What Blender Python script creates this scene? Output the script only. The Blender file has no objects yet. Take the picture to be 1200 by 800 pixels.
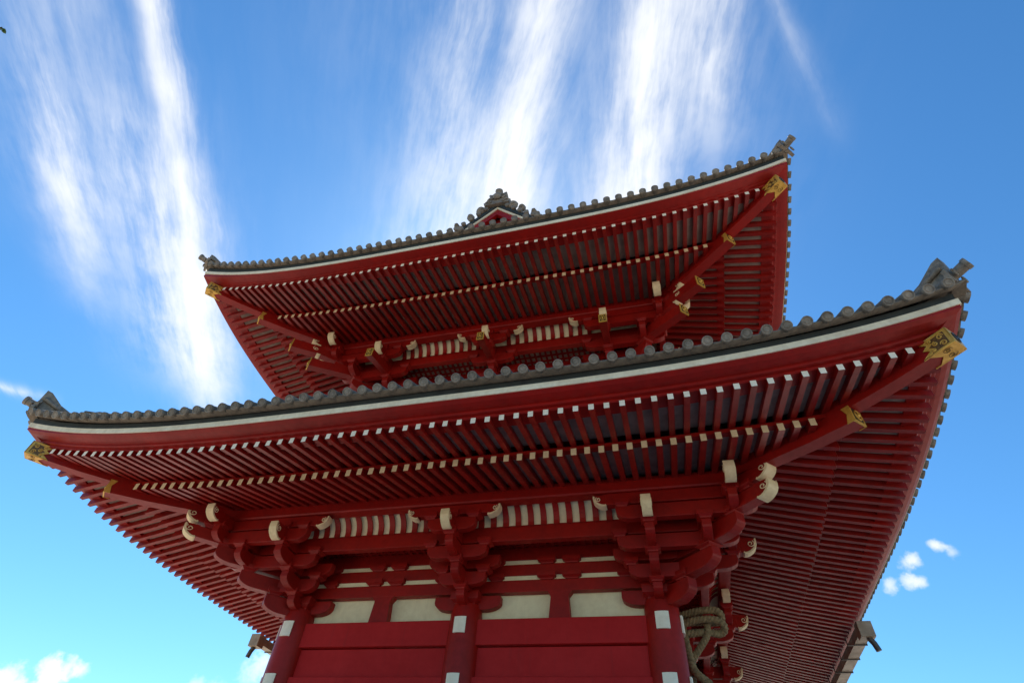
import bpy, math, random
from mathutils import Vector, Matrix
random.seed(7)
R = math.radians
sc = bpy.context.scene

# ---------------------------------------------------------------- camera
G = 5.9                      # height of the ground below the working datum (top of the wall beam)
cam_d = bpy.data.cameras.new('camera')
cam = bpy.data.objects.new('camera', cam_d)
sc.collection.objects.link(cam)
cam_d.sensor_width = 36.0
cam_d.lens = 36.0 * 623.5366 / 1200.0
cam_d.clip_start = 0.05
cam_d.clip_end = 5000
rx = Vector((0.96701063, 0.2454155, 0.06827648))
ry = Vector((0.13622417, -0.72468738, 0.67547848))
rz = -Vector((-0.21525199, 0.64389396, 0.73421192))
cam.matrix_world = Matrix(((rx.x, ry.x, rz.x, 4.1370), (rx.y, ry.y, rz.y, -11.2077), (rx.z, ry.z, rz.z, -4.3052 + G), (0, 0, 0, 1)))
sc.camera = cam

# ---------------------------------------------------------------- light
SUN_EL, SUN_AZ = 50.0, 27.0          # elevation; azimuth from +y towards -x (sun high behind the gate)
sdir = Vector((-math.sin(R(SUN_AZ)) * math.cos(R(SUN_EL)), math.cos(R(SUN_AZ)) * math.cos(R(SUN_EL)), math.sin(R(SUN_EL))))
sun_d = bpy.data.lights.new('sun', 'SUN')
sun_d.energy = 5.0
sun_d.angle = R(0.53)
sun_d.color = (1.0, 0.93, 0.82)
sun = bpy.data.objects.new('sun', sun_d)
sun.location = (0, 0, 60)
sun.rotation_euler = (-sdir).to_track_quat('-Z', 'Y').to_euler()
sc.collection.objects.link(sun)
sc.view_settings.view_transform = 'Standard'
sc.view_settings.look = 'None'
sc.view_settings.exposure = 0.45
sc.view_settings.gamma = 1.0
sc.view_settings.use_curve_mapping = False
sc.cycles.max_bounces = 8
sc.cycles.diffuse_bounces = 4
sc.cycles.use_denoising = True

# ---------------------------------------------------------------- world: sky and clouds
world = bpy.data.worlds.new('World')
sc.world = world
world.use_nodes = True
world.cycles.sampling_method = 'MANUAL'
world.cycles.sample_map_resolution = 256
wt = world.node_tree
wt.nodes.clear()


class NB:
    """tiny node builder: values are floats or sockets"""
    def __init__(self, tree):
        self.t = tree

    def link(self, v, sock):
        if v is None:
            return
        if isinstance(v, bpy.types.NodeSocket):
            self.t.links.new(v, sock)
        else:
            sock.default_value = v

    def m(self, op, a, b=None, c=None, clamp=False):
        n = self.t.nodes.new('ShaderNodeMath')
        n.operation = op
        n.use_clamp = clamp
        self.link(a, n.inputs[0]); self.link(b, n.inputs[1]); self.link(c, n.inputs[2])
        return n.outputs[0]

    def smooth(self, v, lo, hi):
        n = self.t.nodes.new('ShaderNodeMapRange')
        n.interpolation_type = 'SMOOTHSTEP'
        self.link(v, n.inputs[0])
        n.inputs[1].default_value = lo; n.inputs[2].default_value = hi
        return n.outputs[0]

    def noise(self, vec, scale, detail=4, rough=0.55, dist=0.0):
        n = self.t.nodes.new('ShaderNodeTexNoise')
        self.link(vec, n.inputs['Vector'])
        n.inputs['Scale'].default_value = scale
        n.inputs['Detail'].default_value = detail
        n.inputs['Roughness'].default_value = rough
        n.inputs['Distortion'].default_value = dist
        return n.outputs['Fac']

    def xyz(self, x, y, z=0.0):
        n = self.t.nodes.new('ShaderNodeCombineXYZ')
        self.link(x, n.inputs[0]); self.link(y, n.inputs[1]); self.link(z, n.inputs[2])
        return n.outputs[0]


wb = NB(wt)
tc = wt.nodes.new('ShaderNodeTexCoord')
sky = wt.nodes.new('ShaderNodeTexSky')
sky.sky_type = 'NISHITA'
sky.sun_disc = False
sky.sun_elevation = R(SUN_EL)
sky.sun_rotation = R(-SUN_AZ)
sky.air_density = 1.15
sky.dust_density = 0.25
sky.ozone_density = 2.5
sep = wt.nodes.new('ShaderNodeSeparateXYZ')
wt.links.new(tc.outputs['Generated'], sep.inputs[0])
dx, dy, dz = sep.outputs
dzc = wb.m('MAXIMUM', dz, 0.06)
px = wb.m('DIVIDE', dx, dzc)
py = wb.m('DIVIDE', dy, dzc)
# low-frequency wobble of the cloud layer
pv = wb.xyz(px, py)
wob = wb.m('MULTIPLY', wb.m('SUBTRACT', wb.noise(pv, 5.0, 4, 0.6), 0.5), 0.15)


class Grain:
    """fibrous cloud texture stretched along a wind direction of the layer"""
    def __init__(s, ux, uy, seed):
        al = wb.m('ADD', wb.m('MULTIPLY', px, ux), wb.m('MULTIPLY', py, uy))
        ac = wb.m('ADD', wb.m('MULTIPLY', px, -uy), wb.m('MULTIPLY', py, ux))
        ac = wb.m('ADD', ac, wb.m('MULTIPLY', wob, 0.22))
        s.fine = wb.noise(wb.xyz(wb.m('MULTIPLY', al, 4.2), wb.m('MULTIPLY', ac, 26.0), seed), 1.0, 7, 0.66)
        s.puff = wb.noise(wb.xyz(wb.m('MULTIPLY', al, 6.5), wb.m('MULTIPLY', ac, 9.0), seed + 3.0), 1.0, 4, 0.60)
        s.tex = wb.smooth(wb.m('ADD', wb.m('MULTIPLY', s.fine, 0.55), wb.m('MULTIPLY', s.puff, 0.45)), 0.33, 0.70)


GR = [Grain(-0.513, 0.858, 1.0), Grain(-0.20, 0.98, 7.0), Grain(0.42, 0.905, 13.0)]


def streak(sx, sy, ex, ey, bend, w0, w1, strength, f0, f1, gi, tx=0.7, edge=1.0, fl=0.3):
    """cirrus streak of the cloud layer from S to E (layer units), its width growing w0 -> w1"""
    L = math.hypot(ex - sx, ey - sy)
    ux, uy = (ex - sx) / L, (ey - sy) / L
    qx = wb.m('SUBTRACT', px, sx); qy = wb.m('SUBTRACT', py, sy)
    s = wb.m('DIVIDE', wb.m('ADD', wb.m('MULTIPLY', qx, ux), wb.m('MULTIPLY', qy, uy)), L)
    n = wb.m('ADD', wb.m('MULTIPLY', qx, -uy), wb.m('MULTIPLY', qy, ux))
    s = wb.m('ADD', s, wb.m('MULTIPLY', wb.m('SUBTRACT', GR[gi].fine, 0.5), 0.35))
    sc_ = wb.m('MINIMUM', wb.m('MAXIMUM', s, 0.0), 1.0)
    b = wb.m('MULTIPLY', wb.m('MULTIPLY', sc_, wb.m('SUBTRACT', 1.0, sc_)), 4 * bend)
    n = wb.m('ADD', wb.m('SUBTRACT', n, b), wb.m('MULTIPLY', wob, edge * 0.5))
    w = wb.m('ADD', w0, wb.m('MULTIPLY', sc_, w1 - w0))
    g = wb.m('ABSOLUTE', wb.m('DIVIDE', n, w))
    g = wb.m('POWER', 2.718, wb.m('MULTIPLY', wb.m('POWER', g, 1.6), -1.0))
    mask = wb.m('MULTIPLY', wb.smooth(s, f0, f0 + fl), wb.m('SUBTRACT', 1.0, wb.smooth(s, f1 - fl, f1)))
    tex = wb.m('ADD', 1 - tx, wb.m('MULTIPLY', GR[gi].tex, tx * 1.15))
    return wb.m('MULTIPLY', wb.m('MULTIPLY', g, mask), wb.m('MULTIPLY', tex, strength))


STREAKS = [
    # narrow bright streak on the left and its fan
    (-0.64, -0.12, -1.31, 1.00, -0.03, 0.014, 0.062, 1.05, -0.50, 1.08, 0, 0.60, 0.30, 0.25),
    (-0.86, 0.10, -1.25, 0.86, -0.02, 0.05, 0.13, 0.58, 0.0, 1.20, 0, 0.85, 1.0, 0.5),
    (-0.93, -0.06, -1.36, 0.58, -0.02, 0.02, 0.065, 0.80, 0.0, 1.08, 0, 0.70, 0.9, 0.6),
    (-0.78, -0.15, -1.14, 0.46, 0.0, 0.09, 0.20, 0.22, -0.50, 1.15, 0, 0.7, 1.0, 0.5),
    # centre fan
    (-0.01, 0.06, -0.28, 0.60, -0.01, 0.034, 0.070, 0.95, -0.60, 1.60, 0, 0.78, 0.5, 0.4),
    (-0.17, 0.12, -0.40, 0.60, 0.0, 0.030, 0.090, 0.42, -0.20, 1.60, 0, 0.8, 0.7, 0.5),
    (-0.13, 0.34, -0.26, 0.62, 0.0, 0.03, 0.06, 0.75, -0.10, 1.60, 0, 0.5, 0.7, 0.5),
    # right pair
    (0.15, 0.07, 0.05, 0.58, 0.0, 0.030, 0.050, 0.95, -0.60, 1.60, 1, 0.75, 0.4, 0.4),
    (0.10, 0.20, -0.02, 0.62, 0.0, 0.03, 0.08, 0.45, -0.20, 1.60, 1, 0.8, 0.6, 0.4),
    (0.21, 0.06, 0.19, 0.60, 0.0, 0.035, 0.045, 0.78, -0.50, 0.95, 1, 0.8, 0.6, 0.5),
    (0.27, 0.18, 0.43, 0.52, 0.01, 0.010, 0.022, 0.14, -0.20, 1.10, 2, 0.8, 0.3, 0.5),
    # faint veils
    (-0.20, -0.10, -0.30, 0.90, 0.0, 0.20, 0.22, 0.07, -0.30, 1.20, 0, 0.9, 1.0, 0.4),
    (0.10, -0.05, 0.14, 0.70, 0.0, 0.12, 0.16, 0.10, -0.30, 1.20, 1, 0.9, 1.0, 0.4),
    (-2.05, 0.62, -1.74, 0.86, 0.02, 0.015, 0.030, 0.40, -0.20, 1.05, 0, 0.9, 0.2, 0.4),
]
tot = None
for a in STREAKS:
    v = streak(*a)
    tot = v if tot is None else wb.m('ADD', tot, v)
# small cumulus puffs low in the sky
dn = wb.noise(tc.outputs['Generated'], 26.0, 5, 0.6)
dn2 = wb.noise(tc.outputs['Generated'], 80.0, 3, 0.6)
PUFFS = [(-0.779, 0.602, 0.1780, 0.013, 1.0), (-0.769, 0.613, 0.182, 0.013, 1.0), (-0.758, 0.624, 0.183, 0.009, 0.9), (-0.775, 0.607, 0.164, 0.016, 1.0), (-0.803, 0.573, 0.158, 0.014, 1.0), (-0.815, 0.558, 0.152, 0.014, 1.0), (-0.793, 0.588, 0.146, 0.014, 0.9),
         (-0.602, 0.764, 0.222, 0.018, 0.40), (-0.64, 0.742, 0.192, 0.012, 0.35), (-0.66, 0.724, 0.190, 0.012, 0.35), (-0.69, 0.70, 0.176, 0.010, 0.45), (-0.59, 0.775, 0.235, 0.020, 0.40), (-0.57, 0.79, 0.222, 0.018, 0.7),
         (0.3476, 0.8542, 0.3867, 0.012, 0.95), (0.3380, 0.8600, 0.3830, 0.012, 0.85), (0.3130, 0.8775, 0.3618, 0.013, 0.75), (0.3360, 0.8695, 0.3622, 0.013, 0.9), (0.3460, 0.8660, 0.3612, 0.010, 0.85), (0.3745, 0.8369, 0.3990, 0.008, 0.8), (0.3800, 0.8350, 0.3930, 0.009, 0.7), (0.3900, 0.8340, 0.3850, 0.010, 0.45)]
for cx, cy, cz, r, st in PUFFS:
    l = math.sqrt(cx * cx + cy * cy + cz * cz)
    n = wt.nodes.new('ShaderNodeVectorMath'); n.operation = 'DISTANCE'
    wt.links.new(tc.outputs['Generated'], n.inputs[0]); n.inputs[1].default_value = (cx / l, cy / l, cz / l)
    dd = wb.m('DIVIDE', n.outputs['Value'], r * (.62 if cx > 0 else .85))
    dd = wb.m('ADD', dd, wb.m('MULTIPLY', wb.m('SUBTRACT', dn, 0.5), -2.2))
    dd = wb.m('ADD', dd, wb.m('MULTIPLY', wb.m('SUBTRACT', dn2, 0.5), -2.2))
    v = wb.m('MULTIPLY', wb.m('SUBTRACT', 1.0, wb.smooth(dd, -0.3, 1.75)), st * (.75 if cx > 0 else 1.0))
    tot = wb.m('ADD', tot, v)
cov = wb.m('SUBTRACT', 1.0, wb.m('POWER', 2.718, wb.m('MULTIPLY', tot, -1.9)))
cov = wb.m('MULTIPLY', cov, wb.smooth(dz, 0.0, 0.08))
hs = wt.nodes.new('ShaderNodeHueSaturation')
hs.inputs['Saturation'].default_value = 1.18
hs.inputs['Value'].default_value = 1.0
wt.links.new(sky.outputs[0], hs.inputs['Color'])
tint = wt.nodes.new('ShaderNodeMix'); tint.data_type = 'RGBA'; tint.blend_type = 'MULTIPLY'
tint.inputs[0].default_value = 1.0
tint.inputs[7].default_value = (0.78, 1.20, 1.36, 1)
wt.links.new(hs.outputs[0], tint.inputs[6])
mix = wt.nodes.new('ShaderNodeMix'); mix.data_type = 'RGBA'
wt.links.new(cov, mix.inputs[0])
wt.links.new(tint.outputs[2], mix.inputs[6])
mix.inputs[7].default_value = (8.6, 8.65, 8.7, 1)
bg = wt.nodes.new('ShaderNodeBackground')
bg.inputs['Strength'].default_value = 0.10
wt.links.new(mix.outputs[2], bg.inputs['Color'])
wo = wt.nodes.new('ShaderNodeOutputWorld')
wt.links.new(bg.outputs[0], wo.inputs[0])


# ---------------------------------------------------------------- materials
def mat(name, c1, c2=None, rough=0.5, scale=3.0, bump=0.0, bscale=40.0, metal=0.0, stretch=(1, 1, 1), streaks=0.0, spec=0.5, grain=None, cell=None, cellamp=0.2):
    m = bpy.data.materials.new(name); m.use_nodes = True
    t = m.node_tree; b = NB(t); p = t.nodes['Principled BSDF']
    p.inputs['Roughness'].default_value = rough
    p.inputs['Metallic'].default_value = metal
    p.inputs['Specular IOR Level'].default_value = spec
    g = t.nodes.new('ShaderNodeNewGeometry')
    mp = t.nodes.new('ShaderNodeMapping'); mp.inputs['Scale'].default_value = stretch
    t.links.new(g.outputs['Position'], mp.inputs[0])
    if c2 is None:
        c2 = tuple(c * 0.75 for c in c1)
    f = b.noise(mp.outputs[0], scale, 6, 0.65, 0.3)
    f = b.smooth(f, 0.3, 0.7)
    if grain:
        f2 = b.noise(mp.outputs[0], grain, 3, 0.6)
        f = b.m('ADD', b.m('MULTIPLY', f, 0.6), b.m('MULTIPLY', b.smooth(f2, 0.3, 0.7), 0.4))
    mx = t.nodes.new('ShaderNodeMix'); mx.data_type = 'RGBA'
    t.links.new(f, mx.inputs[0])
    mx.inputs[6].default_value = (*c1, 1); mx.inputs[7].default_value = (*c2, 1)
    out = mx.outputs[2]
    if streaks:
        mp2 = t.nodes.new('ShaderNodeMapping'); mp2.inputs['Scale'].default_value = (7, 7, 0.35)
        t.links.new(g.outputs['Position'], mp2.inputs[0])
        s = b.smooth(b.noise(mp2.outputs[0], 1.6, 5, 0.6), 0.55, 0.8)
        m2 = t.nodes.new('ShaderNodeMix'); m2.data_type = 'RGBA'
        t.links.new(b.m('MULTIPLY', s, streaks), m2.inputs[0]); t.links.new(out, m2.inputs[6])
        m2.inputs[7].default_value = (*[min(1, c * 0.55 + 0.01) for c in c1], 1)
        out = m2.outputs[2]
    if cell:          # board-to-board / piece-to-piece tone differences
        sn = t.nodes.new('ShaderNodeVectorMath'); sn.operation = 'SNAP'
        t.links.new(g.outputs['Position'], sn.inputs[0]); sn.inputs[1].default_value = cell
        wn = t.nodes.new('ShaderNodeTexWhiteNoise'); t.links.new(sn.outputs[0], wn.inputs['Vector'])
        hv = t.nodes.new('ShaderNodeHueSaturation')
        t.links.new(out, hv.inputs['Color'])
        t.links.new(b.m('ADD', 1 - cellamp * .6, b.m('MULTIPLY', wn.outputs['Value'], cellamp)), hv.inputs['Value'])
        out = hv.outputs[0]
    t.links.new(out, p.inputs['Base Color'])
    rr = b.m('ADD', rough - 0.06, b.m('MULTIPLY', f, 0.14))
    t.links.new(rr, p.inputs['Roughness'])
    if bump:
        bn = t.nodes.new('ShaderNodeBump'); bn.inputs['Strength'].default_value = bump; bn.inputs['Distance'].default_value = 0.01
        t.links.new(b.noise(mp.outputs[0], bscale, 4, 0.6), bn.inputs['Height'])
        t.links.new(bn.outputs[0], p.inputs['Normal'])
    return m


M = {
    'rafter0': mat('rafter_vermilion', (0.34, 0.0085, 0.004), (0.19, 0.005, 0.003), 0.42, 2.6, 0.25, 14, streaks=0.35, grain=11, spec=0.40, cell=(0.25, 400, 400), cellamp=.28),
    'rafter1': mat('side_rafter_vermilion', (0.34, 0.0085, 0.004), (0.19, 0.005, 0.003), 0.42, 2.6, 0.25, 14, streaks=0.35, grain=11, spec=0.40, cell=(400, 0.25, 400), cellamp=.28),
    'red': mat('vermilion_paint', (0.34, 0.0080, 0.004), (0.22, 0.005, 0.003), 0.46, 1.2, 0.25, 14, streaks=0.40, grain=9, spec=0.28, cell=(2.73, 3.17, 1.9), cellamp=.14),
    'redpanel': mat('red_panel_paint', (0.46, 0.013, 0.013), (0.38, 0.009, 0.010), 0.60, 0.9, 0.35, 10, streaks=0.50, grain=7, spec=0.20, cell=(1.31, 1.37, 9), cellamp=.10),
    'cream': mat('cream_end_paint', (0.88, 0.72, 0.44), (0.74, 0.57, 0.33), 0.65, 5, 0.2, 30),
    'white': mat('white_paint', (0.92, 0.84, 0.68), (0.80, 0.71, 0.55), 0.6, 4, 0.2, 30),
    'strip': mat('white_eave_paint', (0.90, 0.79, 0.58), (0.68, 0.56, 0.39), 0.6, 2.5, 0.2, 20, grain=12, streaks=0.3, cell=(2.9, 3.3, 400), cellamp=.10),
    'plaster': mat('pale_plaster', (0.86, 0.76, 0.50), (0.72, 0.61, 0.38), 0.8, 1.5, 0.3, 20, grain=8, streaks=0.25),
    'board': mat('soffit_board_paint', (0.40, 0.29, 0.23), (0.26, 0.185, 0.15), 0.75, 3, 0.2, 20),
    'tile': mat('weathered_roof_tile', (0.31, 0.25, 0.19), (0.12, 0.098, 0.075), 0.62, 3.5, 0.6, 35, grain=16, cell=(0.31, 0.31, 0.31), cellamp=.40),
    'tilelip': mat('weathered_tile_lip', (0.23, 0.175, 0.12), (0.11, 0.085, 0.06), 0.65, 4.5, 0.6, 35, grain=18),
    'dark': mat('dark_eave_board', (0.030, 0.038, 0.036), (0.018, 0.022, 0.022), 0.7, 3),
    'gold': mat('gilded_metal', (0.90, 0.55, 0.12), (0.62, 0.33, 0.06), 0.32, 9, 0.3, 50, metal=0.85),
    'goldflat': mat('gilt_paint', (0.78, 0.46, 0.09), (0.60, 0.32, 0.05), 0.40, 12, 0.3, 50, metal=0.35),
    'tarnish': mat('tarnished_gilding', (0.22, 0.11, 0.03), (0.10, 0.05, 0.02), 0.45, 20, metal=0.4),
    'black': mat('black_lacquer', (0.030, 0.022, 0.016), None, 0.35, 6),
    'copper': mat('aged_copper_gutter', (0.46, 0.36, 0.24), (0.30, 0.22, 0.14), 0.45, 3, 0.2, 20, metal=0.1),
    'pipe': mat('dark_downpipe_metal', (0.12, 0.10, 0.085), (0.07, 0.06, 0.055), 0.45, 6, metal=0.4),
    'rope': mat('straw_rope', (0.30, 0.20, 0.09), (0.16, 0.10, 0.045), 0.85, 14, 0.8, 90),
    'stone': mat('pale_stone', (0.42, 0.39, 0.35), (0.33, 0.31, 0.28), 0.8, 3, 0.3, 20),
    'earth': mat('ground_surface', (0.42, 0.36, 0.28), (0.34, 0.29, 0.23), 0.9, 0.5, 0.3, 12),
    'leaf': mat('green_leaf', (0.10, 0.17, 0.03), (0.05, 0.10, 0.02), 0.55, 4),
    'bark': mat('tree_bark', (0.12, 0.09, 0.06), (0.06, 0.045, 0.03), 0.9, 8, 0.8, 30),
}
# paving with joints
def paving():
    m = bpy.data.materials.new('stone_paving'); m.use_nodes = True
    t = m.node_tree; p = t.nodes['Principled BSDF']
    g = t.nodes.new('ShaderNodeNewGeometry')
    br = t.nodes.new('ShaderNodeTexBrick')
    t.links.new(g.outputs['Position'], br.inputs['Vector'])
    br.inputs['Color1'].default_value = (0.56, 0.48, 0.38, 1); br.inputs['Color2'].default_value = (0.48, 0.41, 0.33, 1)
    br.inputs['Mortar'].default_value = (0.16, 0.15, 0.13, 1)
    br.inputs['Scale'].default_value = 1.0; br.inputs['Brick Width'].default_value = 0.9; br.inputs['Row Height'].default_value = 0.6
    br.inputs['Mortar Size'].default_value = 0.008
    t.links.new(br.outputs[0], p.inputs['Base Color']); p.inputs['Roughness'].default_value = 0.75
    return m
M['paving'] = paving()


# ---------------------------------------------------------------- mesh builder
class MB:
    def __init__(self):
        self.v = []; self.f = []; self.mi = []; self.ms = []; self.sm = []

    def midx(self, m):
        if m not in self.ms:
            self.ms.append(m)
        return self.ms.index(m)

    def add(self, vs, fs, m, smooth=False):
        o = len(self.v); k = self.midx(m)
        self.v += [tuple(v) for v in vs]
        for f in fs:
            self.f.append(tuple(i + o for i in f)); self.mi.append(k); self.sm.append(smooth)

    def box(self, x0, x1, y0, y1, z0, z1, m):
        x0, x1 = min(x0, x1), max(x0, x1); y0, y1 = min(y0, y1), max(y0, y1)
        vs = [(x, y, z) for z in (z0, z1) for y in (y0, y1) for x in (x0, x1)]
        self.add(vs, [(0, 2, 3, 1), (4, 5, 7, 6), (0, 1, 5, 4), (2, 6, 7, 3), (0, 4, 6, 2), (1, 3, 7, 5)], m)

    def prism(self, pts, off, m, smooth=False):
        """polygon pts (3D, planar) extruded by vector off (both sides if tuple of two)"""
        n = len(pts)
        if isinstance(off, tuple):
            a = [Vector(p) + off[0] for p in pts]; b = [Vector(p) + off[1] for p in pts]
        else:
            a = [Vector(p) for p in pts]; b = [Vector(p) + off for p in pts]
        fs = [tuple(range(n))[::-1], tuple(range(n, 2 * n))]
        self.add(a + b, fs, m)
        o = len(self.v) - 2 * n; k = self.midx(m)
        for i in range(n):
            j = (i + 1) % n
            self.f.append((o + i, o + j, o + n + j, o + n + i)); self.mi.append(k); self.sm.append(smooth)

    def beam(self, p0, p1, w, h, m, ends=None, up=Vector((0, 0, 1))):
        """rectangular beam, section centred on the line; ends=(mat0,mat1) end faces"""
        p0 = Vector(p0); p1 = Vector(p1); d = (p1 - p0).normalized()
        s = d.cross(up).normalized() * (w / 2); u = up * (h / 2)
        vs = [p + a * s + b * u for p in (p0, p1) for a, b in ((-1, -1), (1, -1), (1, 1), (-1, 1))]
        self.add(vs, [(0, 1, 5, 4), (1, 2, 6, 5), (2, 3, 7, 6), (3, 0, 4, 7)], m)
        self.add(vs, [(3, 2, 1, 0)], ends[0] if ends else m)
        self.add(vs, [(4, 5, 6, 7)], ends[1] if ends else m)

    def tube(self, path, r, m, n=8, closed=False, smooth=True, caps=True):
        path = [Vector(p) for p in path]
        N = len(path)
        rs = r if isinstance(r, (list, tuple)) else [r] * N
        vs = []
        ref = None
        for i, p in enumerate(path):
            a = path[max(0, i - 1)] if not closed else path[(i - 1) % N]
            b = path[min(N - 1, i + 1)] if not closed else path[(i + 1) % N]
            d = (b - a).normalized()
            if ref is None:
                ref = Vector((0, 0, 1)) if abs(d.z) < 0.9 else Vector((1, 0, 0))
            s = d.cross(ref).normalized(); u = s.cross(d).normalized(); ref = u
            for k in range(n):
                t = 2 * math.pi * k / n
                vs.append(p + (s * math.cos(t) + u * math.sin(t)) * rs[i])
        fs = []
        rng = N if closed else N - 1
        for i in range(rng):
            j = (i + 1) % N
            for k in range(n):
                l = (k + 1) % n
                fs.append((i * n + k, i * n + l, j * n + l, j * n + k))
        self.add(vs, fs, m, smooth)
        if not closed and caps:
            self.add(vs[:n], [tuple(range(n))[::-1]], m)
            self.add(vs[-n:], [tuple(range(n))], m)

    def lathe(self, prof, c, m, n=16, axis=Vector((0, 0, 1)), smooth=True):
        axis = axis.normalized()
        a = axis.orthogonal().normalized(); b = axis.cross(a)
        vs = []
        for r, h in prof:
            for k in range(n):
                t = 2 * math.pi * k / n
                vs.append(Vector(c) + axis * h + (a * math.cos(t) + b * math.sin(t)) * r)
        fs = []
        for i in range(len(prof) - 1):
            for k in range(n):
                l = (k + 1) % n
                fs.append((i * n + k, i * n + l, (i + 1) * n + l, (i + 1) * n + k))
        self.add(vs, fs, m, smooth)
        self.add(vs[:n], [tuple(range(n))[::-1]], m)
        self.add(vs[-n:], [tuple(range(n))], m)

    def mesh(self, name, org):
        me = bpy.data.meshes.new(name)
        me.from_pydata([(x - org[0], y - org[1], z - org[2]) for x, y, z in self.v], [], self.f)
        for m in self.ms:
            me.materials.append(M[m])
        me.polygons.foreach_set('material_index', self.mi)
        me.polygons.foreach_set('use_smooth', self.sm)
        me.update()
        return me


WPOS = {}


def link(o, parent, wpos):
    """wpos: world position (unrotated frame)"""
    sc.collection.objects.link(o)
    if parent:
        o.parent = parent
        pw = WPOS[parent.name]
        o.location = (wpos[0] - pw[0], wpos[1] - pw[1], wpos[2] - pw[2])
    else:
        o.location = wpos
    WPOS[o.name] = tuple(wpos)
    return o


def build(name, mb, parent, bevel=0.0, lift=G, label=None):
    xs, ys, zs = zip(*mb.v)
    org = ((min(xs) + max(xs)) / 2, (min(ys) + max(ys)) / 2, (min(zs) + max(zs)) / 2)
    o = bpy.data.objects.new(name, mb.mesh(name, org))
    link(o, parent, (org[0], org[1], org[2] + lift))
    if bevel:
        b = o.modifiers.new('edge', 'BEVEL'); b.width = bevel; b.segments = 2; b.limit_method = 'ANGLE'; b.angle_limit = R(50)
    if label:
        o['label'] = label
    return o


def empty(name, parent, wpos):
    o = bpy.data.objects.new(name, None)
    o.empty_display_size = 0.3
    return link(o, parent, wpos)


# ================================================================= setting
def struct(name, mb, lift=0.0):
    o = build(name, mb, None, lift=lift); o['kind'] = 'structure'; return o


mb = MB(); mb.add([(-1500, -1500, 0), (1500, -1500, 0), (1500, 1500, 0), (-1500, 1500, 0)], [(0, 1, 2, 3)], 'earth'); struct('ground', mb)
mb = MB(); mb.add([(-40, -45, .004), (40, -45, .004), (40, 60, .004), (-40, 60, .004)], [(0, 1, 2, 3)], 'paving'); struct('pavement', mb)

# ================================================================= the gate
B, A = 4.01, 10.0            # half width (x) and half length (y) of the column grid; front plane at y = 0
CY = 10.0
gate = empty('temple_gate', None, (0, CY, 0))
gate['label'] = 'two-storey vermilion wooden temple gate with upturned grey tiled roofs and gilded corner beams'
gate['category'] = 'gate'

PEXP = 3.74


class Roof:
    def __init__(s, b, a, zb, cb, zf, cf, zs, cs, dz):
        s.b, s.a, s.zb, s.cb, s.zf, s.cf, s.zs, s.cs, s.dz = b, a, zb, cb, zf, cf, zs, cs, dz
        s.tb, s.tf, s.ts = 3.34, 4.59, 4.93

    def hl(s, side):
        return s.b if side % 2 == 0 else s.a

    def F(s, side, u):
        e = max(0.0, abs(u) - (s.hl(side) - s.b))
        e += (4.01 - s.b) * 0        # measured from the centre of the short side
        return (e / 8.0) ** PEXP

    def P(s, side, u, t, z):
        if side == 0: return (u, CY - s.a - t, z)
        if side == 1: return (s.b + t, CY + u, z)
        if side == 2: return (-u, CY + s.a + t, z)
        return (-s.b - t, CY - u, z)

    def zbase(s, side, u, t):       # centre line of base rafters
        g = min(1.0, max(0.0, (t - 0.9) / (s.tb - 0.9)))
        return s.zb + 0.275 * (s.tb - t) + s.cb * s.F(side, u) * g

    def zfly(s, side, u, t):
        f = s.F(side, u)
        z0 = s.zb + 0.20
        k = (t - 3.3) / (s.tf - 3.3)
        return z0 + (s.zf - z0) * k + f * (s.cb + (s.cf - s.cb) * k)


LOW = Roof(4.01, 10.0, 1.466, 0.29, 1.3675, 0.399, 1.60, 0.459, 0.0)
UPP = Roof(3.49, 9.48, 7.741, 0.495, 7.612, 0.587, 7.74, 0.76, 6.33)
RW, RH, RS = 0.098, 0.125, 0.25


def sweep(mb, roof, side, prof, cs, m, n=56, mats=None, smooth=False):
    """closed profile [(t,z)] swept along one eave with mitred ends; cs: curve coefficient"""
    hl = roof.hl(side); N = len(prof)
    n = n if side % 2 == 0 else int(n * 1.6)
    vs = []
    for i in range(n + 1):
        k = -1 + 2 * i / n
        k = math.copysign(1 - (1 - abs(k)) ** 1.25, k)      # denser at the corners
        for t, z in prof:
            u = (hl + t) * k
            vs.append(roof.P(side, u, t, z + cs * roof.F(side, u)))
    for j in range(N):
        l = (j + 1) % N
        fs = [(i * N + j, i * N + l, (i + 1) * N + l, (i + 1) * N + j) for i in range(n)]
        o = len(mb.v) if j == 0 else o
        if j == 0:
            mb.v += [tuple(v) for v in vs]
        k = mb.midx(mats[j] if mats else m)
        for f in fs:
            mb.f.append(tuple(x + o for x in f)); mb.mi.append(k); mb.sm.append(smooth)
    k = mb.midx(m)
    mb.f.append(tuple(o + j for j in range(N))[::-1]); mb.mi.append(k); mb.sm.append(False)
    mb.f.append(tuple(o + n * N + j for j in range(N))); mb.mi.append(k); mb.sm.append(False)


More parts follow.
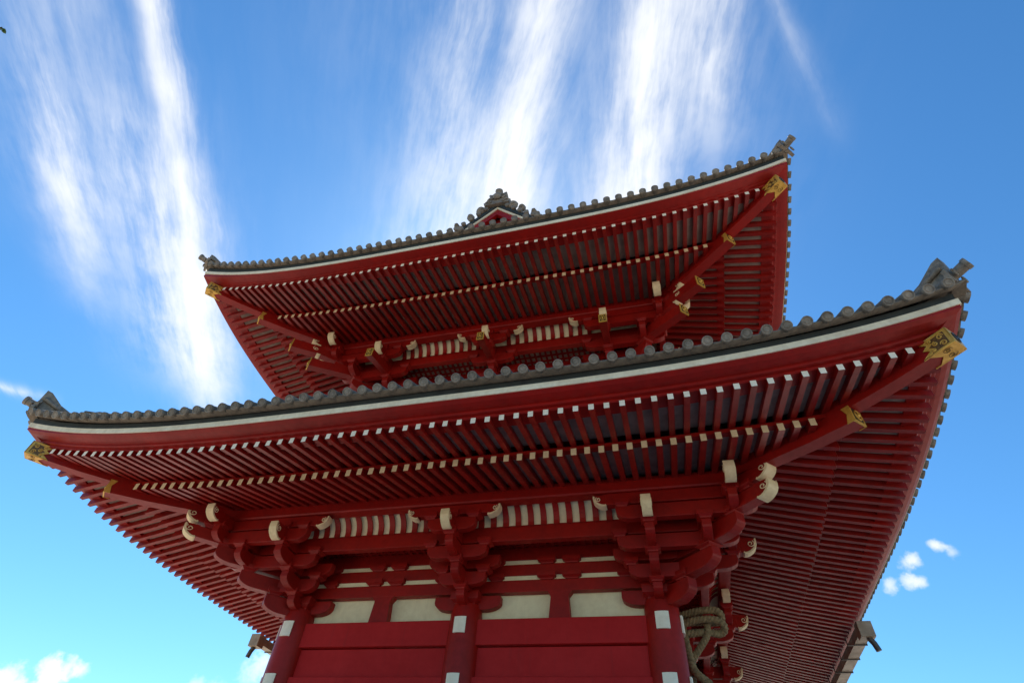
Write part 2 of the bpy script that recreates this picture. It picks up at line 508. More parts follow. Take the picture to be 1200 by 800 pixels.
def rafter(mb, roof, side, u, kind):
    hl = roof.hl(side)
    hip = abs(u) - hl
    if kind == 'base':
        t0, t1 = max(0.95, hip + 0.05), roof.tb
        rw, rh, dzr = .112, .160, -.016
        z = roof.zbase; cap = 'cream'
    else:
        t0, t1 = max(3.14, hip + 0.05), roof.tf
        rw, rh, dzr = RW, RH, 0.0
        z = roof.zfly; cap = 'white'
    if t1 - t0 < 0.08:
        return
    t1 += random.uniform(-.006, .006); u += random.uniform(-.004, .004); jz = random.uniform(-.004, .004)
    seg = 1 if abs(u) < hl - 0.5 else 3
    # underside line, tapering slightly to the tip
    vs = []
    for i in range(seg + 1):
        t = t0 + (t1 - t0) * i / seg
        zc = z(side, u, t) + jz + dzr
        k = 1.0 - 0.08 * i / seg
        for a, b in ((-1, -1), (1, -1), (1, 1), (-1, 1)):
            vs.append(roof.P(side, u + a * rw / 2 * k, t, zc + b * rh / 2 * k))
    fs = []
    for i in range(seg):
        for j in range(4):
            l = (j + 1) % 4
            fs.append((i * 4 + j, i * 4 + l, i * 4 + 4 + l, i * 4 + 4 + j))
    mb.add(vs, fs, 'rafter%d' % (side % 2))
    # painted end cap, a hair proud of the timber
    zc = z(side, u, t1) + jz + dzr
    c = [roof.P(side, u + a * (rw / 2 * .92 - .001), t1 + .0025, zc + b * (rh / 2 * .92 - .001)) for a, b in ((-1, -1), (1, -1), (1, 1), (-1, 1))]
    mb.add(c, [(0, 1, 2, 3)], cap)


def soffit(mb, roof, side, ts, zf, m):
    hl = roof.hl(side); n = 48 if side % 2 == 0 else 80
    vs = []
    for i in range(n + 1):
        k = -1 + 2 * i / n
        for t in ts:
            u = (hl + t) * k
            vs.append(roof.P(side, u, t, zf(side, u, t) + RH / 2 - 0.002))
    N = len(ts)
    fs = [(i * N + j, i * N + j + 1, (i + 1) * N + j + 1, (i + 1) * N + j) for i in range(n) for j in range(N - 1)]
    mb.add(vs, fs, m)


def tile_disc(mb, c, n, r, up):
    """end disc of a round tile: rim ring, field and three-lobed boss"""
    n = n.normalized()
    mb.lathe([(r, -0.05), (r, 0.012), (r * 0.80, 0.016), (r * 0.78, 0.004), (r * 0.55, 0.004), (r * 0.50, 0.012), (r * 0.40, 0.012), (r * 0.02, 0.006)], c, 'tile', 14, n)


def tile_surface(roof, side, zE, prof_fn, dmax):
    pass


# ---- roof covering geometry ---------------------------------------------------------
def low_cover(d):           # rise above the eave at distance d inwards
    return 0.50 * d + 0.018 * d * d


def upp_cover(d):
    d = max(0.0, min(8.45, d))
    return 5.75 * (d / 8.45) ** 1.45


def make_roof(roof, cover, dmax, disc_r, ntile_front, zdisc, name_label, n_fly, n_base, n_tiles, out):
    rf = empty('roof', gate, (0, CY, roof.zs + G))
    rf['label'] = name_label
    hw = roof.b + roof.ts
    # --- soffit boards, carrier beams, fascia
    for side in range(4):
        mb = MB()
        soffit(mb, roof, side, [0.9, 1.6, 2.4, 3.22], roof.zbase, 'board')
        soffit(mb, roof, side, [3.29, 3.8, 4.32], roof.zfly, 'board')
        build('soffit_board', mb, rf)
        mb = MB()
        # kioi beam resting on the base rafter tips
        zt = roof.zb + RH / 2
        sweep(mb, roof, side, [(3.17, zt - .004), (3.30, zt - .004), (3.30, zt + .07), (3.17, zt + .07)], roof.cb, 'red')
        build('carrier_beam', mb, rf)
        mb = MB()
        z0 = roof.zf + RH / 2 - .004; z1 = roof.zs; h = z1 - z0
        sweep(mb, roof, side, [(4.28, z0 - .004), (4.555, z0), (4.575, z0 + .015), (4.575, z0 + .28 * h), (4.645, z0 + .31 * h), (4.66, z0 + .38 * h), (4.66, z0 + .58 * h), (4.75, z0 + .62 * h), (4.84, z0 + .74 * h), (4.912, z1 - .006), (4.912, z1 + .08), (4.28, z1 + .10)],
              (roof.cf + roof.cs) / 2, 'red')
        build('fascia', mb, rf)
        mb = MB()
        sweep(mb, roof, side, [(4.80, z1 + .008), (4.932, z1 + .004), (4.937, z1 + .115), (4.80, z1 + .125)], roof.cs, 'strip')
        build('white_eave_board', mb, rf)
        mb = MB()
        zt = z1 + .125
        sweep(mb, roof, side, [(4.70, zt), (4.915, zt), (4.925, zt + .115 + out), (4.70, zt + .115 + out)], roof.cs, 'dark')
        build('dark_eave_board', mb, rf)
        # tile lip: concave pans between the round tiles
        mb = MB()
        hl = roof.hl(side); te = 4.93 + (.17 if roof is LOW else .11)
        sp = 2 * (hw + .09) / ntile_front
        nt = int(round(2 * (hl + te) / sp))
        spx = 2 * (hl + te) / nt
        lipz = z1 + .125 + .10 + out
        vs = []; sub = 6
        ii = nt * sub
        for i in range(ii + 1):
            u = -(hl + te) + i * spx / sub
            ph = (i % sub) / sub
            sag = -0.030 * math.sin(math.pi * ph)
            f = roof.cs * roof.F(side, u)
            for (t, z) in ((te - .16, lipz + .014), (te, lipz + .030 + sag), (te + .004, lipz + .072 + sag), (te - .5, lipz + .062 + sag + cover(.5))):
                uu = u * (hl + t) / (hl + te)
                vs.append(roof.P(side, uu, t, z + f))
        fs = []
        for i in range(ii):
            for j in range(3):
                fs.append((i * 4 + j, i * 4 + j + 1, i * 4 + 5 + j, i * 4 + 4 + j))
        mb.add(vs, fs, 'tilelip', True)
        build('tile_lip', mb, rf)
        # covering sheet
        mb = MB(); vs = []; nd = 9; nu = 44 if side % 2 == 0 else 70
        dm = dmax(side)
        for i in range(nu + 1):
            k = -1 + 2 * i / nu
            for j in range(nd + 1):
                d = dm * j / nd; t = te - d
                u = (hl + t) * k
                if roof is UPP and side % 2: u = max(hl + t, hl + 2.40) * k      # above the gables the long slopes run straight
                fade = max(0, 1 - d / 6.5) ** 1.5
                vs.append(roof.P(side, u, t, lipz + .04 + cover(d) + roof.cs * roof.F(side, (hl + te) * k) * fade))
        fs = [(i * (nd + 1) + j, (i + 1) * (nd + 1) + j, (i + 1) * (nd + 1) + j + 1, i * (nd + 1) + j + 1) for i in range(nu) for j in range(nd)]
        mb.add(vs, fs, 'tile')
        build('roof_covering', mb, rf)
        # round tile rows
        stuff = MB()
        rows = [(-(hl + te) + (i + 0.0) * spx) for i in range(1, nt)]
        order = sorted(rows, key=lambda u: -u) if side == 0 else rows
        for q, u in enumerate(order):
            own = side == 0 and q < n_tiles
            m2 = MB() if own else stuff
            uh = abs(u)
            path = []
            tl = max(uh - hl, te - dm)
            if roof is UPP and side % 2 and uh < hl + 2.35: tl = te - dm
            L = te - tl
            if L < .12: L = .12
            K = 7 if L > 1 else 2
            for j in range(K + 1):
                d = -0.05 + (L + 0.05) * j / K
                fade = max(0, 1 - max(0, d) / 6.5) ** 1.5
                kk = min(1.0, uh / (hl + te - max(0, d)))
                f0 = roof.F(side, kk * (hl + te))
                path.append(Vector(roof.P(side, u, te - d, zdisc + (lipz - z1 - .225 - out) + (cover(max(0, d)) if d > 0 else 0.5 * d) + roof.cs * (f0 if j else roof.F(side, u)) * fade)))
            m2.tube(path, disc_r * .93, 'tile', 8)
            nrm = (path[0] - path[1]).normalized()
            tile_disc(m2, path[0] + nrm * .015, nrm, disc_r, None)
            if own:
                build('round_tile', m2, rf)
        if stuff.v:
            o = build('round_tile', stuff, rf); o['kind'] = 'stuff'
        # rafters
        for kind, cnt in (('fly', n_fly), ('base', n_base)):
            tt = roof.tf if kind == 'fly' else roof.tb
            lim = hl + tt - 0.42
            n = int(lim / RS + 0.5)
            us = [(i + .5) * RS for i in range(-n, n)]
            us = [u for u in us if abs(u) <= lim]
            stuff = MB()
            for q, u in enumerate(sorted(us, reverse=True)):
                own = side == 0 and q < cnt
                m2 = MB() if own else stuff
                rafter(m2, roof, side, u, kind)
                if own and m2.v:
                    build('flying_rafter' if kind == 'fly' else 'base_rafter', m2, rf)
            if stuff.v:
                o = build('flying_rafter' if kind == 'fly' else 'base_rafter', stuff, rf); o['kind'] = 'stuff'
        # outer purlin
        mb = MB()
        z0 = 1.62 + roof.dz
        if roof is UPP: z0 -= .03
        sweep(mb, roof, side, [(1.43, z0), (1.67, z0), (1.69, z0 + .03), (1.69, z0 + .29), (1.41, z0 + .32), (1.41, z0 + .03)], 0.0, 'red', n=2)
        build('outer_purlin', mb, rf)
    return rf


roof_low = make_roof(LOW, low_cover, lambda s: 5.5 if s % 2 == 0 else 5.5, 0.084, 61, 1.895, 'long lower roof with a deep red double-raftered eave', 66, 56, 60, 0.0)
roof_upp = make_roof(UPP, upp_cover, lambda s: 2.9 if s % 2 == 0 else 8.49, 0.086, 57, 8.10, 'upper roof with a gable above its front eave', 34, 44, 40, 0.06)


# ---------------------------------------------------------------- hip rafters, corner ridges
def corner_frame(roof, sx, sy):
    """point on the corner diagonal: q = offset outwards from the corner column"""
    yc = CY + sy * roof.a
    def P(q, z, w=0.0):      # w: sideways offset from the diagonal plane
        return Vector((sx * (roof.b + q) + w * 0.7071 * sx, yc + sy * q - w * 0.7071 * sy, z))
    return P


def ribbon(mb, P, qs, zlo, zhi, w, m, endm=None):
    """beam in the diagonal plane with given lower / upper line"""
    vs = []
    for q, a, b in zip(qs, zlo, zhi):
        vs += [P(q, a, -w / 2), P(q, a, w / 2), P(q, b, w / 2), P(q, b, -w / 2)]
    fs = []
    for i in range(len(qs) - 1):
        for j in range(4):
            l = (j + 1) % 4
            fs.append((i * 4 + j, i * 4 + l, i * 4 + 4 + l, i * 4 + 4 + j))
    fs.append((3, 2, 1, 0)); n = 4 * (len(qs) - 1)
    mb.add(vs, fs, m)
    mb.add(vs[-4:], [(0, 1, 2, 3)], endm or m)


def spiral_pts(P, cq, cz, r0, r1, turns, w, a0=0.0, sgn=1, n=18):
    out = []
    for i in range(n + 1):
        k = i / n; a = a0 + sgn * turns * 2 * math.pi * k; r = r0 + (r1 - r0) * k
        out.append(P(cq + r * math.cos(a) / 1.414, cz + r * math.sin(a), w))
    return out


def crest_plaque(mb, P, q, z0, z1, w, th=0.02):
    """gilded end plaque: gold rim, dark field, gold oval with a bead"""
    h = z1 - z0; zc = (z0 + z1) / 2
    def slab(a, b, c, d, q0, q1, m):
        vs = [P(qq, zz, ww) for qq in (q0, q1) for zz, ww in ((c, a), (c, b), (d, b), (d, a))]
        mb.add(vs, [(3, 2, 1, 0), (4, 5, 6, 7), (0, 1, 5, 4), (1, 2, 6, 5), (2, 3, 7, 6), (3, 0, 4, 7)], m)
    slab(-w / 2, w / 2, z0, z1, q, q + th, 'goldflat')
    slab(-w * .36, w * .36, z0 + h * .12, z1 - h * .12, q + th, q + th + .004, 'black')
    pts = [P(q + th + .008, zc + math.sin(2 * math.pi * i / 20) * h * .30, math.cos(2 * math.pi * i / 20) * w * .26) for i in range(20)]
    mb.tube(pts, min(w, h) * .05, 'goldflat', 5, closed=True)
    pts = [P(q + th + .010, zc + h * .16 * s, 0) for s in (-1, -.5, 0, .5, 1)]
    mb.tube(pts, [.004, w * .10, w * .13, w * .10, .004], 'goldflat', 8)


def make_hips(roof, rf):
    for sx, sy in ((1, -1), (-1, -1), (1, 1), (-1, 1)):
        P = corner_frame(roof, sx, sy)
        F = lambda q: ((roof.b + q) / 8.0) ** PEXP
        # base hip rafter
        mb = MB()
        qs = [0.2, 0.8, 1.5, 2.2, 2.9, 3.30, 3.46]
        def zb(q):
            g = min(1, max(0, (q - .9) / 2.44))
            return roof.zb + .275 * (3.34 - q) + roof.cb * F(q) * g
        top = [zb(q) + .06 for q in qs]; bot = [zb(q) - .27 for q in qs]
        ribbon(mb, P, qs, bot, top, .27, 'red')
        crest_plaque(mb, P, 3.465, bot[-1] + .0, top[-1] - .03, .275)
        # side wings of the plaque
        for s in (-1, 1):
            vs = [P(3.485, bot[-1] - .004, s * .141), P(3.39, bot[-1] - .004, s * .141), P(3.43, (bot[-1] + top[-1]) / 2, s * .141), P(3.39, top[-1] - .03, s * .141), P(3.485, top[-1] - .03, s * .141)]
            mb.prism(vs, (P(0, 0, .004 * s) - P(0, 0, 0)), 'goldflat')
        build('hip_rafter', mb, rf)
        # flying hip rafter
        mb = MB()
        qs = [3.05, 3.3, 3.6, 3.9, 4.2, 4.5, 4.68]
        def zfl(q):
            k = (q - 3.3) / 1.29
            z0 = roof.zb + .20
            return z0 + (roof.zf - z0) * k + F(q) * (roof.cb + (roof.cf - roof.cb) * k)
        top = [zfl(q) + .085 for q in qs]; bot = [zfl(q) - .205 for q in qs]
        ribbon(mb, P, qs, bot, top, .25, 'red')
        build('hip_rafter', mb, rf)
        # gilded sleeve on its end with scrollwork
        mb = MB()
        q0, q1 = 4.37, 4.69
        zl = lambda q: zfl(q) - .205 - .006
        zh = lambda q: zfl(q) + .085 - .004
        for s in (-1, 1):
            w = s * .128
            out = [(q1, zl(q1)), (q0, zl(q0)), (q0 + .10, zl(q0) + .09), (q0 + .04, (zl(q0) + zh(q0)) / 2), (q0 + .10, zh(q0) - .09), (q0, zh(q0)), (q1, zh(q1))]
            nrm = P(0, 0, s * 1.0) - P(0, 0, 0)
            mb.prism([P(a, b, w) for a, b in out], nrm * .008, 'goldflat')
            ins = [(q1 - .035, zl(q1) + .035), (q0 + .10, zl(q0) + .035), (q0 + .15, zl(q0) + .10), (q0 + .10, (zl(q0) + zh(q0)) / 2), (q0 + .15, zh(q0) - .10), (q0 + .10, zh(q0) - .035), (q1 - .035, zh(q1) - .035)]
            mb.prism([P(a, b, w + s * .0082) for a, b in ins], nrm * .003, 'tarnish')
            zc = (zl(4.55) + zh(4.55)) / 2
            for cq, cz, r0, a0, sg in ((4.61, zc + .065, .048, 0, 1), (4.61, zc - .060, .048, 3, -1), (4.54, zc + .0, .040, 1.5, 1), (4.50, zc + .085, .026, 1, -1), (4.50, zc - .085, .026, 4, 1)):
                mb.tube(spiral_pts(P, cq, cz, r0, .010, 1.3, w + s * .013, a0, sg), .010, 'goldflat', 5)
            mb.tube([P(a, b, w + s * .012) for a, b in out], .010, 'goldflat', 5, closed=True)
        # underside and end face
        vs = [P(q0 + .06, zl(q0 + .06) - .006, -.128), P(q1, zl(q1) - .006, -.128), P(q1, zl(q1) - .006, .128), P(q0 + .06, zl(q0 + .06) - .006, .128), P(q0 + .14, zl(q0 + .14) - .006, 0)]
        mb.prism(vs, Vector((0, 0, .006)), 'goldflat')
        for s in (-1, 1):
            for cq, w_, r_ in ((4.58, .060, .052),):
                mb.tube([P(cq + r_ * (1 - k * .8) * math.cos(k * 9), zl(cq) - .010, s * (w_ + r_ * (1 - k * .8) * math.sin(k * 9))) for k in [i / 16 for i in range(17)]], .0042, 'tarnish', 5)
        vs = [P(q1, zl(q1), -.136), P(q1, zl(q1), .136), P(q1, zh(q1), .136), P(q1, zh(q1), -.136)]
        mb.prism(vs, P(.008, 0, 0) - P(0, 0, 0), 'goldflat')
        zc = (zl(q1) + zh(q1)) / 2
        mb.tube([P(q1 + .012, zc + .09 * math.sin(a), .075 * math.cos(a)) for a in [i * 2 * math.pi / 16 for i in range(16)]], .012, 'black', 5, closed=True)
        mb.tube([P(q1 + .010, zc + .04 * s, 0) for s in (-1, 0, 1)], [.005, .03, .005], 'black', 8)
        build('gilded_sleeve', mb, rf)
        # thin red filler between flying hip and fascia corner
        mb = MB()
        zc = roof.zs
        ribbon(mb, P, [4.2, 4.5, 4.86], [zfl(4.2) + .08, zfl(4.5) + .08, zc + roof.cs * F(4.86) - .06], [zfl(4.2) + .2, zfl(4.5) + .25, zc + roof.cs * F(4.86) + .05], .10, 'red')
        build('fascia', mb, rf)


make_hips(LOW, roof_low)
make_hips(UPP, roof_upp)


def corner_ridge(roof, rf, cover, dmax, zE, sc_=1.0):
    """hip ridge ending in a horned ridge-end tile and a round tile that shoots out over the corner"""
    te = 5.04
    for sx, sy in ((1, -1), (-1, -1), (1, 1), (-1, 1)):
        P = corner_frame(roof, sx, sy)
        Fc = roof.cs * ((roof.b + te) / 8.0) ** PEXP
        def zs(q):
            d = te - q
            return zE + cover(max(0, d)) + Fc * max(0, 1 - max(0, d) / 6.5) ** 1.5
        mb = MB()
        qs = [te - dmax + i * (dmax - .62) / 10 for i in range(11)]
        lift = [0.03 + .03 * max(0, (i - 6) / 4) ** 2 for i in range(11)]
        ribbon(mb, P, qs, [zs(q) - .02 for q in qs], [zs(q) + .10 + l for q, l in zip(qs, lift)], .22, 'tile')
        ribbon(mb, P, qs, [zs(q) + .101 + l for q, l in zip(qs, lift)], [zs(q) + .13 + l for q, l in zip(qs, lift)], .30, 'tilelip')
        mb.tube([P(q, zs(q) + .14 + l) for q, l in zip(qs, lift)], .075, 'tile', 8)
        for s in (-1, 1):        # small end tiles along both flanks
            for q in qs[2:]:
                mb.tube([P(q, zs(q) + .09, s * .10), P(q, zs(q) + .07, s * .19)], .05, 'tile', 8)
        build('hip_ridge', mb, rf)
        # ridge-end: body with two swept horns
        mb = MB()
        zq = zs(te - .10) - .04; q = te - .09
        H = (.44 if roof is LOW else .34) * sc_
        # main horn: fin in the diagonal plane, concave rear slope, pointed top leaning outwards
        prof = [(q - 1.05, zs(q - 1.05) + .235), (q - .70, zs(q - .70) + .26), (q - .42, zq + H * .58), (q - .20, zq + H * .85), (q + .02, zq + H * 1.36), (q + .10, zq + H * 1.42), (q + .10, zq + H * 1.15), (q + .10, zq + H * .85), (q + .09, zq + H * .3), (q + .08, zq + .02), (q - .4, zq + .02), (q - 1.05, zs(q - 1.05) + .1)]
        o1 = P(0, 0, -.09) - P(0, 0, 0); o2 = P(0, 0, .09) - P(0, 0, 0)
        mb.prism([P(a, b) for a, b in prof], (o1, o2), 'tile')
        # face plate with scrolls each side
        for s in (-1, 1):
            face = [(.0, .0), (.24, -.02), (.27, .10), (.20, .20), (.23, .30), (.15, .36), (.12, .46), (.05, .60), (.0, .62)]
            mb.prism([P(q + .04, zq + b * H * 1.6, s * a) for a, b in face], P(.05, 0, 0) - P(0, 0, 0), 'tile')
            mb.tube([P(q + .13, zq + H * .32 + .07 * math.sin(a) * (1 - a / 12), s * (.13 + .07 * math.cos(a) * (1 - a / 12))) for a in [i * .6 for i in range(13)]], .018, 'tile', 6)
            mb.tube([P(q + .05 - .35 * k, zq + H * (.95 - .45 * k) - .02, s * (.11 + .02 * k)) for k in (0, .25, .5, .75, 1)], [.05, .05, .045, .04, .03], 'tile', 6)
        mb.tube([P(q + .08, zq + H * .55, 0), P(q + .14, zq + H * .56, 0)], .06, 'tile', 10)
        build('ridge_end_tile', mb, rf)
        # corner round tile
        mb = MB()
        a = P(te - .30, zs(te - .3) + .07); b = P(te + .17, zs(te) + (.27 if roof is LOW else .22))
        mb.tube([a, a.lerp(b, .5) - Vector((0, 0, .03)), b], [.075, .08, .088], 'tile', 12)
        tile_disc(mb, b, b - a, .10, None)
        build('corner_tile', mb, rf)


corner_ridge(LOW, roof_low, low_cover, 5.4, 1.60 + .125 + .10 + .04)
corner_ridge(UPP, roof_upp, upp_cover, 2.9, 7.74 + .125 + .16 + .04)

# ---------------------------------------------------------------- gable, main ridge
GY = CY - UPP.a - 2.32       # y of the gable face  (front)
for sy in (-1, 1):
    yf = CY + sy * (CY - GY)
    yb = yf + sy * .34       # barge boards stand proud of the face
    def zg(x):
        return 13.78 - 1.12 * abs(x) + 0.045 * x * x
    xs = [-4.6 + i * .2 for i in range(47)]
    g = empty('gable', gate, (0, yf, 11 + G))
    mb = MB()
    pts = [(x, yf, zg(x) - .10) for x in xs] + [(4.6, yf, 8.9), (-4.6, yf, 8.9)]
    mb.prism(pts, Vector((0, -sy * .1, 0)), 'red')
    build('gable_wall', mb, g)
    mb = MB()
    for s in (-1, 1):
        X = [s * i * .2 for i in range(24)]
        for (d0, d1, y0, y1, m) in ((-.02, -.11, yb - sy * .02, yb - sy * .26, 'strip'), (-.112, -.36, yb - sy * .06, yb - sy * .20, 'red'), (.13, -.018, yb + sy * .02, yb - sy * .28, 'dark')):
            vs = []
            for x in X:
                for z, y in ((zg(x) + d0 * 1.4, y0), (zg(x) + d0 * 1.4, y1), (zg(x) + d1 * 1.4, y1), (zg(x) + d1 * 1.4, y0)):
                    vs.append((x, y, z))
            fs = []
            for i in range(len(X) - 1):
                for j in range(4):
                    l = (j + 1) % 4
                    fs.append((i * 4 + j, i * 4 + l, i * 4 + 4 + l, i * 4 + 4 + j))
            n = len(vs) - 4
            fs += [(0, 1, 2, 3), (n, n + 1, n + 2, n + 3)]
            mb.add(vs, fs, m)
    build('barge_board', mb, g)
    # verge tiles: short round tiles facing outwards plus a descending ridge
    mb = MB()
    for s in (-1, 1):
        for i in range(16):
            x = s * (.16 + .255 * i); z = zg(x) + .24
            mb.tube([(x, yb + sy * .10, z), (x, yb - sy * .9, z + .05)], .085, 'tile', 8)
            tile_disc(mb, Vector((x, yb + sy * .11, z)), Vector((0, sy, 0)), .09, None)
        mb.tube([(s * x, yb - sy * .22, zg(x) + .42) for x in [.2 + .3 * i for i in range(14)]], .10, 'tile', 8)
        mb.tube([(s * x, yb - sy * .50, zg(x) + .40) for x in [.2 + .3 * i for i in range(14)]], .12, 'tile', 8)
        # knob-like end ornaments of the descending ridges
        for (x, r) in ((.62, .20), (.98, .15), (1.45, .11)):
            z = zg(x) + .50
            mb.lathe([(.02, -.12), (r * .8, -.10), (r, 0), (r * .8, .08), (r * .3, .12)], (s * x, yb + sy * .02, z), 'tile', 10, Vector((0, sy, 0)))
            mb.tube([(s * (x + .1 * math.cos(a) * r * 4), yb + sy * .13, z + .1 * math.sin(a) * r * 4) for a in [i * .7 for i in range(9)]], .03, 'tile', 6)
    build('verge_tile', mb, g)
    # ridge-end ornament
    mb = MB()
    za = 13.66
    KZ = .78
    body = [(-.46, za + .10), (-.50, za + .30), (-.36, za + .44), (-.40, za + .60), (-.30, za + .72), (-.26, za + .86), (-.34, za + 1.02), (-.30, za + 1.10), (-.18, za + 1.00), (-.13, za + 1.12), (.13, za + 1.12), (.18, za + 1.00), (.30, za + 1.12), (.34, za + 1.04), (.26, za + .86), (.30, za + .72), (.40, za + .60), (.36, za + .44), (.50, za + .30), (.46, za + .10)]
    mb.prism([(x * 1.05, yb - sy * .05, za + (z - za) * KZ) for x, z in body], Vector((0, sy * .20, 0)), 'tile')
    for s in (-1, 1):
        for cx, cz, r in ((.30, .28, .13), (.24, .58, .10), (.15, .86, .08)):
            mb.tube([(s * (cx + r * (1 - k) * math.cos(k * 8)), yb + sy * .17, za + (cz + r * (1 - k) * math.sin(k * 8)) * KZ) for k in [i / 14 for i in range(15)]], .03, 'tile', 6)
    mb.lathe([(.05, 0), (.16, .02), (.18, .10), (.12, .16), (.02, .2)], (0, yb + sy * .14, za + .50), 'tile', 12, Vector((0, sy, 0)))
    mb.lathe([(.11, 0), (.10, .10), (.13, .14), (.13, .26), (.15, .29), (.15, .36), (.02, .37)], (0, yb - sy * .02, za + .80), 'tile', 12, Vector((0, sy * .35, 1)))
    build('ridge_end_tile', mb, g)
mb = MB()
mb.box(-.17, .17, GY - .25, 2 * CY - GY + .25, 13.75, 14.25, 'tile')
mb.box(-.24, .24, GY - .20, 2 * CY - GY + .20, 14.25, 14.33, 'tilelip')
mb.tube([(0, GY - .3, 14.42), (0, 2 * CY - GY + .3, 14.42)], .12, 'tile', 10)
build('main_ridge', mb, gate)


# ---------------------------------------------------------------- bracket sets
def frame(ox, oy, n, l):
    def P(t, a, z):
        return Vector((ox + n[0] * t + l[0] * a, oy + n[1] * t + l[1] * a, z))
    return P


def arm(mb, Pf, s0, s1, z0, z1, w, c0=0, c1=.30, m='red', pinch=0.0):
    """bracket arm: side profile with curved lower ends. Pf(s, w, z)"""
    h = z1 - z0; pr = [(s0, z1)]
    if c0:
        for i in range(6):
            a = i / 5 * math.pi / 2
            pr.append((s0 + c0 * (1 - math.cos(a)) * 1.0, z1 - h * .42 - h * .58 * math.sin(a)))
    else:
        pr.append((s0, z0))
    if c1:
        for i in range(6):
            a = (5 - i) / 5 * math.pi / 2
            pr.append((s1 - c1 * (1 - math.cos(a)), z1 - h * .50 - h * .50 * math.sin(a) ** 1.15))
    else:
        pr.append((s1, z0))
    pr.append((s1, z1))
    o = Pf(0, w / 2, 0) - Pf(0, 0, 0)
    mb.prism([Pf(s, 0, z) for s, z in pr], (-o, o), m)


def block(mb, Pf, s, a, z0, w, h):
    """bearing block: tapered foot and square cup"""
    lv = [(z0, w * .33), (z0 + h * .18, w * .36), (z0 + h * .42, w * .5), (z0 + h, w * .5)]
    vs = []
    for z, r in lv:
        vs += [Pf(s - r, a - r, z), Pf(s + r, a - r, z), Pf(s + r, a + r, z), Pf(s - r, a + r, z)]
    fs = [(3, 2, 1, 0), (12, 13, 14, 15)]
    for i in range(3):
        for j in range(4):
            l = (j + 1) % 4
            fs.append((i * 4 + j, i * 4 + l, i * 4 + 4 + l, i * 4 + 4 + j))
    mb.add(vs, fs, 'red')


def nose(mb, Pf, s, zb, w, L=.36, H=.34, k=1.0):
    """carved nose: red core, cream edge band and cream spiral on both cheeks"""
    pr = [(0, 0.0), (.03, -.022), (.10, -.015), (.17, .012), (.235, .055), (.29, .11), (.325, .18), (.335, .26), (.33, .33)]
    pr = [(a * L / .36, b * H / .36) for a, b in pr]
    core = [Pf(s + a, 0, zb + b) for a, b in pr] + [Pf(s, 0, zb + H)]
    o = Pf(0, w / 2 - .004, 0) - Pf(0, 0, 0)
    mb.prism(core, (-o, o), 'red')
    # cream band wrapping the lower edge and the front
    vs = []; N = len(pr)
    cx, cz = .12 * L / .36, .22 * H / .36
    for i, (a, b) in enumerate(pr):
        d = Vector((a - cx, b - cz)); d.normalize()
        for e, ww in ((-.028, -1), (.012, -1), (.012, 1), (-.028, 1)):
            vs.append(Pf(s + a + d.x * e, ww * (w / 2 + .004), zb + b + d.y * e))
    fs = []
    for i in range(N - 1):
        for j in range(4):
            l = (j + 1) % 4
            fs.append((i * 4 + j, i * 4 + l, i * 4 + 4 + l, i * 4 + 4 + j))
    fs += [(3, 2, 1, 0), (N * 4 - 4, N * 4 - 3, N * 4 - 2, N * 4 - 1)]
    mb.add(vs, fs, 'cream')
    for sg in (-1, 1):
        pts = []
        for i in range(20):
            q = i / 19; a = 0.9 - q * 2.7 * math.pi; r = (.088 * (1 - q) + .016 * q) * H / .36
            pts.append(Pf(s + .205 * L / .36 + r * math.cos(a), sg * (w / 2 + .004), zb + .20 * H / .36 + r * math.sin(a)))
        mb.tube(pts, .012, 'cream', 5)


TZ = [(.03, .31), (.37, .65), (.71, .99), (1.05, 1.34)]      # tier heights
TT = [.52, 1.03, 1.55]                                       # step-outs


class Grp:
    """collects meshes of one bracket set; own=True gives every arm and block its own object"""
    def __init__(s, parent, own):
        s.parent, s.own, s.one = parent, own, MB()

    def put(s, name, fn):
        if s.own:
            mb = MB(); fn(mb); build(name, mb, s.parent, bevel=.008)
        else:
            fn(s.one)

    def done(s):
        if not s.own:
            build('bracket_arm', s.one, s.parent)


